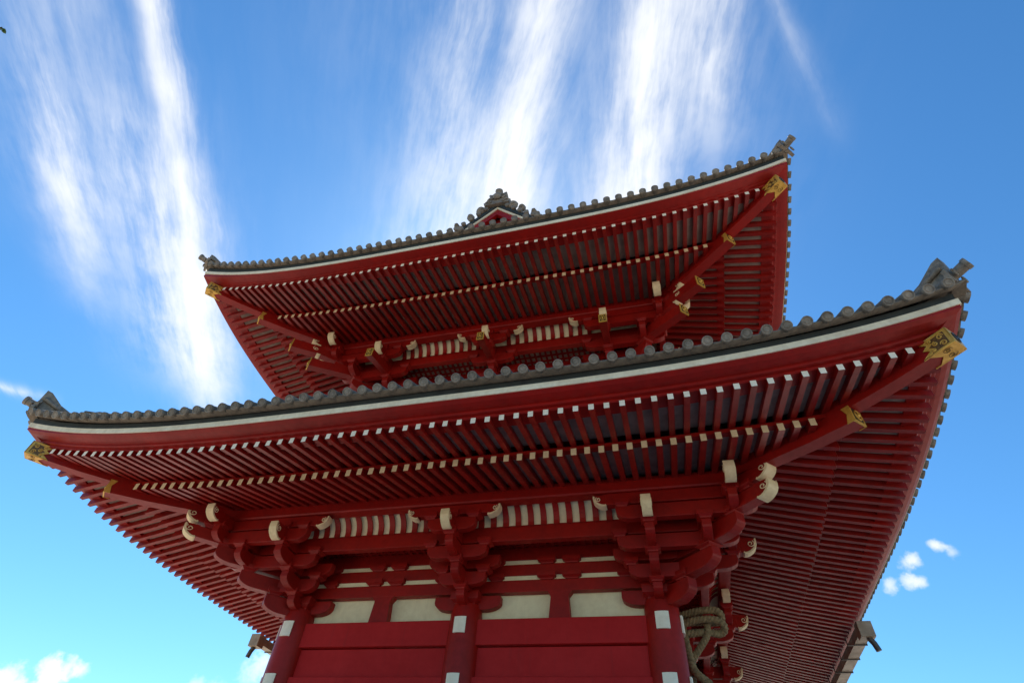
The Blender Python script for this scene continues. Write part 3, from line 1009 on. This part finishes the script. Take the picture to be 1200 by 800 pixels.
def mid_set(gp, P, dz, upper):
    """three-step bracket set. P(t, a, z): t outwards, a sideways"""
    S = lambda t, w, z: P(t, w, z + dz)            # forward arms
    def lat(t0): return lambda s, w, z: P(t0 + w, s, z + dz)
    W = .18
    B_ = lambda n, *a: gp.put('bearing_block', lambda mb: block(mb, (lambda s, a_, z: P(s, a_, z + dz)), *a))
    gp.put('bearing_block', lambda mb: block(mb, S, 0, 0, -.02 if False else .10, .62, .28))
    gp.put('bracket_arm', lambda mb: arm(mb, S, .0, .585, TZ[0][0] + .05, TZ[0][1] + .02, W, 0, .30))
    gp.put('bracket_arm', lambda mb: arm(mb, S, .0, 1.095, TZ[1][0], TZ[1][1], W, 0, .34))
    gp.put('bracket_arm', lambda mb: arm(mb, S, .0, 1.615, TZ[2][0], TZ[2][1], W, 0, .34))
    gp.put('bracket_arm', lambda mb: arm(mb, S, .0, 1.76, TZ[3][0] - .03, TZ[3][1], W, 0, 0))
    gp.put('carved_nose', lambda mb: nose(mb, S, 1.755, TZ[3][0] - .03, W, .30, .31))
    # lateral arms
    gp.put('bracket_arm', lambda mb: arm(mb, lat(0), -.74, .74, TZ[0][0] + .03, TZ[0][1] + .03, .18, .34, .34))
    gp.put('bracket_arm', lambda mb: arm(mb, lat(TT[0]), -.52, .52, TZ[1][0] + .005, TZ[1][1] - .005, .17, .26, .26))
    gp.put('bracket_arm', lambda mb: arm(mb, lat(TT[0]), -.80, .80, TZ[2][0] + .005, TZ[2][1] - .005, .17, .26, .26))
    gp.put('bracket_arm', lambda mb: arm(mb, lat(TT[1]), -.66, .66, TZ[2][0] + .005, TZ[2][1] - .005, .17, .26, .26))
    gp.put('bracket_arm', lambda mb: arm(mb, lat(TT[2]), -.53, .53, TZ[3][0] + .005, TZ[3][1] - .005, .17, .26, .26))
    gp.put('bracket_arm', lambda mb: arm(mb, lat(TT[2]), -.78, .78, TZ[3][1] + .06, TZ[3][1] + .27, .17, 0, 0))
    for s in (-1, 1):
        gp.put('carved_nose', lambda mb, s=s: nose(mb, (lambda a, w, z: P(TT[2] + w, s * a, z + dz)), .775, TZ[3][1] + .03, .17, .27, .23))
    # blocks
    for t, a, z in ((TT[0], 0, .30), (TT[1], 0, .64), (TT[2], 0, .98),
                    (TT[0], -.46, .635), (TT[0], .46, .635), (TT[1], -.60, .975), (TT[1], .60, .975),
                    (TT[2], -.47, 1.32), (TT[2], .47, 1.32), (TT[2], 0, 1.35)):
        gp.put('bearing_block', lambda mb, t=t, a=a, z=z: block(mb, S, t, a, z - .015, .30, .15))
    if upper:
        def tail(mb):
            # slanting tail rafter with gilded end
            vs = []
            pr = [(0.2, .98), (2.24, .46), (2.24, .74), (0.2, 1.26)]
            o = P(0, .10, 0) - P(0, 0, 0)
            mb.prism([P(a, 0, b + dz) for a, b in pr], (-o, o), 'red')
        gp.put('tail_rafter', tail)
        # end plaque
        def plaque(mb):
            Q = lambda q, z, w=0: P(q, w, z)
            crest_plaque(mb, Q, 2.243, .445 + dz, .755 + dz, .215)
        gp.put('gilded_plaque', plaque)


def corner_set(gp, P, dz, upper):
    """P(x, y, z): x and y both outward offsets from the corner column"""
    W = .18
    for sw in (0, 1):
        def A(off):     # arm running along one axis at sideways offset off
            if sw == 0: return lambda s, w, z: P(off + w, s, z + dz)
            return lambda s, w, z: P(s, off + w, z + dz)
        A0 = A(0)
        gp.put('bracket_arm', lambda mb: arm(mb, A0, 0, .585, TZ[0][0] + .05, TZ[0][1] + .02, W, 0, .30))
        gp.put('bracket_arm', lambda mb: arm(mb, A0, 0, 1.095, TZ[1][0], TZ[1][1], W, 0, .34))
        gp.put('bracket_arm', lambda mb: arm(mb, A0, 0, 1.615, TZ[2][0], TZ[2][1], W, 0, .34))
        gp.put('bracket_arm', lambda mb: arm(mb, A0, 0, 1.76, TZ[3][0] - .03, TZ[3][1], W, 0, 0))
        gp.put('carved_nose', lambda mb: nose(mb, A0, 1.755, TZ[3][0] - .03, W, .30, .31))
        gp.put('bracket_arm', lambda mb: arm(mb, A0, -.74, 0, TZ[0][0] + .03, TZ[0][1] + .03, .20, .34, 0))
        # laterals at the step-outs, running through the corner
        for k, (a0, a1, zt) in enumerate(((-.52, TT[0] + .06, 1), (-.66, TT[2] + .06, 2))):
            gp.put('bracket_arm', lambda mb, k=k, a0=a0, a1=a1, zt=zt: arm(mb, A(TT[k]), a0, a1, TZ[zt][0] + .004, TZ[zt][1] - .004, .17, .26, .30))
        gp.put('bracket_arm', lambda mb: arm(mb, A(TT[0]), -.80, TT[0] + .06, TZ[2][0] + .006, TZ[2][1] - .006, .17, .26, .30))
        gp.put('bracket_arm', lambda mb: arm(mb, A(TT[2]), -.60, TT[2] + .45, TZ[3][0] + .004, TZ[3][1] - .004, .17, .26, .30))
        gp.put('bracket_arm', lambda mb: arm(mb, A(TT[2]), -.78, TT[2] + .58, TZ[3][1] + .03, TZ[3][1] + .27, .17, 0, 0))
        gp.put('carved_nose', lambda mb: nose(mb, A(TT[2]), TT[2] + .575, TZ[3][1] + .03, .19, .32, .28))
        gp.put('carved_nose', lambda mb: nose(mb, (lambda s, w, z: A(TT[2])(-s, w, z)), .775, TZ[3][1] + .03, .17, .27, .23))
        for t, a, z in ((TT[0], 0, .30), (TT[1], 0, .64), (TT[2], 0, .98), (TT[0], -.46, .635), (TT[1], -.60, .975), (TT[2], -.47, 1.32), (TT[2], 0, 1.35),
                        (TT[1], TT[2], .98), (TT[2], TT[2] + .28, 1.32)):
            gp.put('bearing_block', lambda mb, t=t, a=a, z=z: block(mb, (lambda s, q, zz: A(q)(s, 0, zz + 0)) if False else (lambda s, q, zz: (P(q, s, zz + dz) if sw == 0 else P(s, q, zz + dz))), t, a, z - .015, .30, .15))
    # diagonal arms; r = offset along both axes
    D = lambda r, w, z: P(r + w * .7071, r - w * .7071, z + dz)
    gp.put('bearing_block', lambda mb: block(mb, (lambda s, a, z: P(s, a, z + dz)), 0, 0, .10, .64, .28))
    for q, z0, z1 in ((.64, TZ[0][0] - .06, TZ[0][1] - .0), (1.14, TZ[1][0] - .03, TZ[1][1] + .0), (1.63, TZ[2][0] + .0, TZ[2][1] + .04)):
        gp.put('bracket_arm', lambda mb, q=q, z0=z0, z1=z1: arm(mb, D, 0, q, z0, z1, .22, 0, .26))
    gp.put('bracket_arm', lambda mb: arm(mb, D, 0, 2.005, TZ[3][0] - .01, TZ[3][1] - .05, .235, 0, 0))
    gp.put('carved_nose', lambda mb: nose(mb, D, 2.0, TZ[3][0] - .01, .24, .23, .27))
    gp.put('bracket_arm', lambda mb: arm(mb, D, 0, 2.07, TZ[3][1] + .04, TZ[3][1] + .28, .235, 0, 0))
    gp.put('carved_nose', lambda mb: nose(mb, D, 2.065, TZ[3][1] + .04, .24, .22, .27))
    for q, z in ((TT[0], .31), (TT[1], .64), (TT[2], 1.02), (TT[2] + .3, 1.30)):
        gp.put('bearing_block', lambda mb, q=q, z=z: block(mb, (lambda s, a, zz: P(s + .7071 * a * 0 + a, s - a * 0 + 0, zz + dz) if False else P(q + (s * .7071 + a * .7071), q + (s * .7071 - a * .7071), zz + dz)), 0, 0, z, .36, .15))
    if upper:
        def dt(pr, w):
            def f(mb):
                o = D(0, w / 2, 0) - D(0, 0, 0)
                mb.prism([P(a, a, b + dz) for a, b in pr], (-o, o), 'red')
            return f
        gp.put('tail_rafter', dt([(0.2, 1.52), (2.62, .88), (2.62, 1.20), (0.2, 1.84)], .25))
        gp.put('tail_rafter', dt([(0.2, 1.02), (2.12, .46), (2.12, .76), (0.2, 1.32)], .25))
        Q = lambda q, z, w=0: P(q + w * .7071, q - w * .7071, z)
        gp.put('gilded_plaque', lambda mb: crest_plaque(mb, Q, 2.622, .87 + dz, 1.21 + dz, .27))
        gp.put('gilded_plaque', lambda mb: crest_plaque(mb, Q, 2.122, .45 + dz, .77 + dz, .27))
        for sw in (0, 1):
            def f(mb, sw=sw):
                PP = (lambda a, b, z: P(b, a, z)) if sw == 0 else (lambda a, b, z: P(a, b, z))
                o = PP(0, .10, 0) - PP(0, 0, 0)
                mb.prism([PP(a, 0, b + dz) for a, b in [(0.2, .98), (2.24, .46), (2.24, .74), (0.2, 1.26)]], (-o, o), 'red')
                crest_plaque(mb, (lambda q, z, w=0: PP(q, w, z)), 2.243, .445 + dz, .755 + dz, .215)
            gp.put('tail_rafter', f)


def bracket_ring(roof, dz, upper):
    b, a = roof.b, roof.a
    yf, yb = CY - a, CY + a
    def node(x, y, lab=None):
        e = empty('bracket_set', gate, (x, y, dz + G)); return e
    # corners
    for sx, sy in ((1, -1), (-1, -1), (1, 1), (-1, 1)):
        x, y = sx * b, CY + sy * a
        gp = Grp(node(x, y), sy < 0 and sx > 0 and not upper or (sy < 0 and not upper))
        P = (lambda x, y, sx, sy: (lambda p, q, z: Vector((x + sx * p, y + sy * q, z))))(x, y, sx, sy)
        corner_set(gp, P, dz, upper); gp.done()
    # middle of the short sides
    for sy in (-1, 1):
        gp = Grp(node(0, CY + sy * a), sy < 0)
        P = frame(0, CY + sy * a, (0, sy), (1, 0))
        mid_set(gp, P, dz, upper); gp.done()
    n = 5
    for sx in (-1, 1):
        for k in range(1, n):
            y = yf + 2 * a * k / n
            gp = Grp(node(sx * b, y), sx > 0 and k == 1 and not upper)
            P = frame(sx * b, y, (sx, 0), (0, 1))
            mid_set(gp, P, dz, upper); gp.done()


bracket_ring(LOW, 0.0, False)
bracket_ring(UPP, 6.33, True)


# ---------------------------------------------------------------- coved eave ceiling, wall beams
def body(roof, dz, lower):
    b, a = roof.b, roof.a
    for side in range(4):
        hl = roof.hl(side)
        def P(u, t, z): return Vector(roof.P(side, u, t, z + dz))
        def slab(u0, u1, t0, t1, z0, z1, m, mb):
            vs = [P(u, t, z) for z in (z0, z1) for t in (t0, t1) for u in (u0, u1)]
            mb.add(vs, [(0, 2, 3, 1), (4, 5, 7, 6), (0, 1, 5, 4), (2, 6, 7, 3), (0, 4, 6, 2), (1, 3, 7, 5)], m)
        # stepped beam carrying the cove (tier 4 at the second step)
        mb = MB(); e = .62
        slab(-hl - 1.50, hl + 1.50, .90, 1.08, 1.03 + (side % 2) * .002, 1.37, 'red', mb)
        build('cove_beam', mb, gate, bevel=.01)
        # coffered ceiling over the inner steps
        mb = MB()
        slab(-hl - .9, hl + .9, -.02, .92, 1.375, 1.40, 'board' if not lower else 'red', mb)
        n = int((hl + .9) / .17)
        for i in range(-n, n + 1):
            slab(i * .17 - .03, i * .17 + .03, 0, .90, 1.345, 1.378, 'red', mb)
        for t in (.2, .42, .64):
            slab(-hl - .9, hl + .9, t - .03, t + .03, 1.35, 1.376, 'red', mb)
        build('coffered_ceiling', mb, gate)
        # cove: plaster behind curved red ribs
        def cove(k, off=0):
            a_ = k * math.pi / 2
            t = 1.10 + .36 * (1 - math.cos(a_)) ; z = 1.34 + .36 * math.sin(a_)
            return t + off * math.cos(a_) * -1 + 0, z + off * 0 + (off * math.sin(a_))
        c = empty('coved_ceiling', gate, tuple(P(0, 1.2, 1.5 + G)))
        mb = MB(); vs = []
        K = 7
        for i in range(2):
            u_ = -1 + 2 * i
            for k in range(K + 1):
                t, z = cove(k / K)
                vs.append(P(u_ * (hl + t), t - .005, z + .01))
        mb.add(vs, [(k, k + 1, K + 2 + k, K + 1 + k) for k in range(K)], 'plaster', True)
        build('plaster_cove', mb, c)
        nb = 2 if side % 2 == 0 else 5
        stuff = MB()
        for q in range(nb):
            u0 = -hl + 2 * hl * q / nb; u1 = u0 + 2 * hl / nb
            w0, w1 = u0 + .50, u1 - .50
            n = int(round((w1 - w0) / .272))
            for i in range(n + 1):
                u = w0 + (w1 - w0) * i / n
                m2 = MB() if side == 0 else stuff
                vs = []
                for k in range(K + 1):
                    t, z = cove(k / K)
                    for dt_, du in ((0, -.062), (.045, -.062), (.045, .062), (0, .062)):
                        vs.append(P(u + du, t + dt_ * .9, z - .02))
                fs = []
                for k in range(K):
                    for j in range(4):
                        l = (j + 1) % 4
                        fs.append((k * 4 + j, k * 4 + l, k * 4 + 4 + l, k * 4 + 4 + j))
                m2.add(vs, fs, 'red')
                if side == 0: build('rib', m2, c)
        if side:
            o = build('rib', stuff, c); o['kind'] = 'stuff'
        # wall beams: three through-beams with slits between, plaster behind
        mb = MB()
        slab(-hl, hl, -.16, -.10, -.2 if lower else -.9, 1.40, 'plaster', mb)
        build('plaster_panel', mb, gate)
        for z0 in (.645, .985):
            mb = MB(); slab(-hl, hl, -.08, .068, z0 - .004, z0 + .10, 'plaster', mb); build('plaster_panel', mb, gate)
        for z0, z1 in ((.395, .645), (.74, .985), (1.08, 1.36)):
            mb = MB(); slab(-hl - (.3 if side % 2 == 0 else .3), hl + .3, -.09, .09, z0 + (side % 2) * .002, z1 - (side % 2) * .002, 'red', mb)
            build('tie_beam', mb, gate, bevel=.008)
        # intermediate struts with block pairs
        for q in range(nb):
            um = -hl + 2 * hl * (q + .5) / nb
            st = empty('strut', gate, tuple(P(um, 0, .1 + G)))
            m2 = MB()
            vs = [P(um + s * w, t, z) for t in (-.10, .085) for s, w, z in ((-1, .225, -.17), (1, .225, -.17), (1, .185, .30), (1, .26, .398), (-1, .26, .398), (-1, .185, .30))]
            m2.add(vs, [(0, 1, 2, 3, 4, 5), (11, 10, 9, 8, 7, 6)] + [(i, i + 6, (i + 1) % 6 + 6, (i + 1) % 6) for i in range(6)], 'red')
            build('post', m2, st)
            for z in (.625, .965):
                for du in (-.27, .27):
                    m2 = MB()
                    block(m2, lambda s, a_, zz: P(um + a_, s, zz), .0, du, z, .40, .135)
                    build('bearing_block', m2, st)
        for q in range(nb + 1):      # blocks between the beams beside every column
            uc = -hl + 2 * hl * q / nb
            for z in (.625, .965):
                for du in (-.62, .62):
                    if abs(uc + du) > hl: continue
                    m2 = MB()
                    block(m2, lambda s, a_, zz: P(uc + a_, s, zz), .0, du, z, .34, .135)
                    build('bearing_block', m2, gate)


body(LOW, 0.0, True)
body(UPP, 6.33, False)


# ---------------------------------------------------------------- columns and walls of the lower storey
def column(x, y, r, z0, z1, plates):
    c = empty('column', gate, (x, y, z0 + G))
    mb = MB()
    mb.lathe([(r * .95, 0), (r * .99, .3), (r, 1.0), (r, z1 - z0 - .5), (r * .96, z1 - z0 - .15), (r * .86, z1 - z0)], (x, y, z0), 'red', 28)
    build('column_shaft', mb, c)
    mb = MB(); mb.lathe([(r * 1.7, -.30), (r * 1.7, -.12), (r * 1.45, -.05), (r * 1.25, 0)], (x, y, z0), 'stone', 24)
    build('base_stone', mb, c)
    for z in plates:
        for (nx, ny) in ((0, -1), (1, 0), (-1, 0)):
            if nx and abs(x) < 1: continue
            if nx and nx * x < 0: continue
            if ny and y > 0.1: continue
            m2 = MB(); vs = []
            N = 6; w = .118
            for k in range(N + 1):
                a = (-1 + 2 * k / N) * w / r
                for rr in (r + .001, r + .035):
                    for zz in (z, z - .305):
                        cx = math.sin(a) * rr; cy = math.cos(a) * rr
                        vs.append((x + nx * cy + abs(ny) * cx, y + ny * cy + abs(nx) * cx, zz))
            fs = []
            for k in range(N):
                o = k * 4
                fs += [(o + 2, o + 3, o + 7, o + 6), (o, o + 2, o + 6, o + 4), (o + 1, o + 5, o + 7, o + 3)]
            fs += [(0, 1, 3, 2), (N * 4, N * 4 + 2, N * 4 + 3, N * 4 + 1)]
            m2.add(vs, fs, 'white')
            build('nail_cover', m2, c)


PL = [-.165, -1.19, -2.6, -4.4]
for x in (-B, 0, B):
    column(x, 0, .345, -G + .30, .14, PL)
    column(x, 20, .345, -G + .30, .14, PL)
for k in range(1, 5):
    for x in (-B, B):
        column(x, 4.0 * k, .345, -G + .30, .14, PL)

def wall_side(side, bays):
    hl = LOW.hl(side); nb = 2 if side % 2 == 0 else 5
    def P(u, t, z): return Vector(LOW.P(side, u, t, z))
    def slab(u0, u1, t0, t1, z0, z1, m, name, bev=.01):
        mb = MB()
        vs = [P(u, t, z) for z in (z0, z1) for t in (t0, t1) for u in (u0, u1)]
        mb.add(vs, [(0, 2, 3, 1), (4, 5, 7, 6), (0, 1, 5, 4), (2, 6, 7, 3), (0, 4, 6, 2), (1, 3, 7, 5)], m)
        build(name, mb, gate, bevel=bev)
    for q in range(nb):
        u0 = -hl + 2 * hl * q / nb + .30; u1 = u0 + 2 * hl / nb - .60
        slab(u0, u1, -.14, .15, -.635, -.155, 'redpanel', 'tie_beam')
        if q in bays:
            slab(u0, u1, -.12, .055, -1.20, -.655, 'redpanel', 'wall_panel')
            slab(u0, u1, -.14, .15, -1.66, -1.195, 'redpanel', 'tie_beam')
            slab(u0, u1, -.12, .055, -3.4, -1.67, 'redpanel', 'wall_panel')
            slab(u0, u1, -.14, .15, -3.75, -3.41, 'redpanel', 'tie_beam')
            slab(u0, u1, -.12, .055, -5.25, -3.76, 'redpanel', 'wall_panel')
            slab(u0, u1, -.14, .15, -5.60, -5.26, 'redpanel', 'tie_beam')
wall_side(0, (0, 1)); wall_side(2, (0, 1)); wall_side(1, (0, 4)); wall_side(3, (0, 4))
mb = MB(); mb.box(-6.2, 6.2, -2.2, 22.2, -G + .01, -G + .30, 'stone'); build('stone_platform', mb, gate, bevel=.02)
# upper storey body (its foot hidden by the lower roof)
mb = MB(); mb.box(-3.35, 3.35, .66, 19.34, 1.6, 7.6, 'red'); build('upper_wall', mb, gate)
for x in (-3.49, 0, 3.49):
    for y in (.52, 19.48):
        mb = MB(); mb.lathe([(.28, 3.0), (.28, 6.2), (.24, 6.46)], (x, y, 0), 'red', 20); build('upper_column', mb, gate)
for k in range(1, 5):
    for x in (-3.49, 3.49):
        mb = MB(); mb.lathe([(.28, 3.0), (.28, 6.2), (.24, 6.46)], (x, .52 + 18.96 * k / 5, 0), 'red', 20); build('upper_column', mb, gate)
# inner ceiling of the gateway
mb = MB(); mb.box(-3.8, 3.8, .2, 19.8, 1.42, 1.50, 'red'); build('inner_ceiling', mb, gate)

# ---------------------------------------------------------------- gutters under the middle of the long eaves
for s in (-1, 1):
    g = empty('gutter', gate, (s * 8.9, 5.0, 1.2 + G))
    mb = MB()
    x0, x1 = s * 8.70, s * 8.98
    y0, y1 = 5.0, 15.0
    mb.box(x0, x1, y0, y1, 1.15, 1.17, 'copper')
    mb.box(x0, x0 + s * .02, y0, y1, 1.17, 1.36, 'copper'); mb.box(x1 - s * .02, x1, y0, y1, 1.17, 1.36, 'copper')
    mb.box(x0 + s * .021, x1 - s * .021, y0, y0 + .02, 1.171, 1.36, 'copper'); mb.box(x0 + s * .021, x1 - s * .021, y1 - .02, y1, 1.171, 1.36, 'copper')
    build('gutter_trough', mb, g)
    mb = MB()
    mb.box(x0 - s * .02, x1 + s * .04, 4.70, 5.02, 1.04, 1.40, 'copper'); build('outlet_box', mb, g, bevel=.01)
    mb = MB(); mb.tube([(s * 8.88, 4.86, 1.05), (s * 8.95, 4.86, .93), (s * 9.00, 4.87, .76)], .070, 'pipe', 12); build('downpipe', mb, g)
    for k in range(9):
        y = 5.6 + k * 1.1
        mb = MB()
        mb.box(x0 - s * .16, x1 + s * .03, y, y + .03, 1.125, 1.148, 'pipe'); mb.box(x1 + s * .005, x1 + s * .03, y, y + .03, 1.148, 1.38, 'pipe')
        mb.box(x0 - s * .17, x0 - s * .15, y, y + .03, 1.125, 1.62, 'pipe')
        build('gutter_bracket', mb, g)

# ================================================================= straw rope hung on the right-hand wall
def twisted(path, R_, m, mb, strands=3, pitch=.42):
    path = [Vector(p) for p in path]
    # resample (Catmull-Rom)
    pts = []
    n = len(path)
    for i in range(n - 1):
        p0, p1, p2, p3 = path[max(0, i - 1)], path[i], path[i + 1], path[min(n - 1, i + 2)]
        for k in range(10):
            t = k / 10
            pts.append(.5 * ((2 * p1) + (p2 - p0) * t + (2 * p0 - 5 * p1 + 4 * p2 - p3) * t * t + (3 * p1 - p0 - 3 * p2 + p3) * t ** 3))
    pts.append(path[-1])
    for s in range(strands):
        out = []; acc = 0; ref = None
        for i, p in enumerate(pts):
            d = (pts[min(len(pts) - 1, i + 1)] - pts[max(0, i - 1)]).normalized()
            if ref is None: ref = Vector((0, 0, 1)) if abs(d.z) < .9 else Vector((1, 0, 0))
            a = d.cross(ref).normalized(); b = a.cross(d).normalized(); ref = b
            if i: acc += (p - pts[i - 1]).length
            th = acc / pitch * 2 * math.pi + s * 2 * math.pi / strands
            out.append(p + (a * math.cos(th) + b * math.sin(th)) * R_ * .5)
        mb.tube(out, R_ * .58, m, 8)


mb = MB()
twisted([(4.35, .62, .10), (4.62, .60, .16), (4.92, .62, .20), (5.10, .68, .19), (5.16, .80, .12), (5.06, .86, .05), (4.80, .78, .03), (4.50, .70, .0), (4.36, .70, -.02)], .070, 'rope', mb, 3, .20)
twisted([(4.35, .50, -.10), (4.62, .48, -.04), (4.92, .50, -.02), (5.12, .58, -.05), (5.16, .72, -.14), (5.05, .76, -.20), (4.80, .66, -.20), (4.52, .60, -.24), (4.36, .60, -.26)], .070, 'rope', mb, 3, .20)
twisted([(4.86, .60, .0), (4.80, .62, -.28), (4.62, .66, -.50), (4.45, .70, -.72), (4.42, .72, -1.1), (4.52, .74, -1.5), (4.46, .74, -2.1), (4.5, .74, -3.2)], .065, 'rope', mb, 3, .2)
twisted([(4.36, .62, .0), (4.40, .56, -.5), (4.46, .54, -.9), (4.70, .60, -1.12), (4.80, .70, -1.26), (4.72, .76, -1.38), (4.50, .70, -1.42), (4.42, .66, -1.7), (4.46, .7, -2.6)], .075, 'rope', mb, 3, .22)
rope = build('straw_rope', mb, None)
rope['label'] = 'thick twisted straw rope looped beside the right front column under the brackets'
rope['category'] = 'rope'
# fix: base of a hung thing is its own centre; nothing else to parent

# ================================================================= tree whose outermost twig enters the top left corner
def tree(x, y, h, label):
    t = empty('leafy_tree', None, (x, y, 0)); t['label'] = label; t['category'] = 'tree'
    rnd = random.Random(5)
    mb = MB()
    top = Vector((x + .3, y - .2, h * .62))
    mb.tube([(x, y, -.1), (x + .05, y, 1.2), (x + .12, y - .1, h * .35), top], [.26, .20, .16, .08], 'bark', 10)
    limbs = []
    for i in range(11):
        a = i * 2.4; el = rnd.uniform(.3, 1.0)
        s = Vector((x + .1, y - .05, h * (.28 + .03 * i)))
        e = s + Vector((math.cos(a) * math.cos(el), math.sin(a) * math.cos(el), math.sin(el))) * rnd.uniform(1.3, 2.1)
        m_ = s.lerp(e, .5) + Vector((0, 0, -.1))
        mb.tube([s, m_, e], [.07, .045, .02], 'bark', 6); limbs.append(e)
    # one long limb towards the gate, ending in the twig the photo shows
    tip = Vector((4.137, -11.2077, -4.3052 + G)) + Vector((-0.7055, -0.012, 0.7086)) * 6.6
    s = Vector((x + .2, y - .1, h * .55))
    mb.tube([s, s.lerp(tip, .5) + Vector((0, 0, -.15)), tip], [.06, .03, .006], 'bark', 6)
    build('trunk', mb, t, lift=0)
    lv = MB()
    def leaf(c, sz):
        d = Vector((rnd.gauss(0, 1), rnd.gauss(0, 1), rnd.gauss(0, .5) - .3)).normalized()
        n = Vector((rnd.gauss(0, .6), rnd.gauss(0, .6), 1)).normalized()
        s_ = d.cross(n).normalized() * sz * .3
        d = d * sz
        lv.add([c, c + d * .35 + s_, c + d * .75 + s_ * .7, c + d, c + d * .75 - s_ * .7, c + d * .35 - s_], [(0, 1, 2, 3, 4, 5)], 'leaf')
    for e in limbs:
        for _ in range(900):
            p = e + Vector((rnd.gauss(0, .42), rnd.gauss(0, .42), rnd.gauss(0, .32)))
            leaf(p, rnd.uniform(.06, .11))
    for k in range(60):
        p = s.lerp(tip, .35 + .6 * rnd.random()) + Vector((rnd.gauss(0, .10), rnd.gauss(0, .10), rnd.gauss(0, .08)))
        if (p - tip).length > .35: leaf(p, .08)
    for o in ((0, 0, 0), (.01, .01, -.02), (-.02, .0, .01)):
        leaf(tip + Vector(o), .06)
    build('crown', lv, t, lift=0)
tree(-5.2, -12.6, 7.0, 'green leafy tree beside the gate, only one twig entering the top left corner')
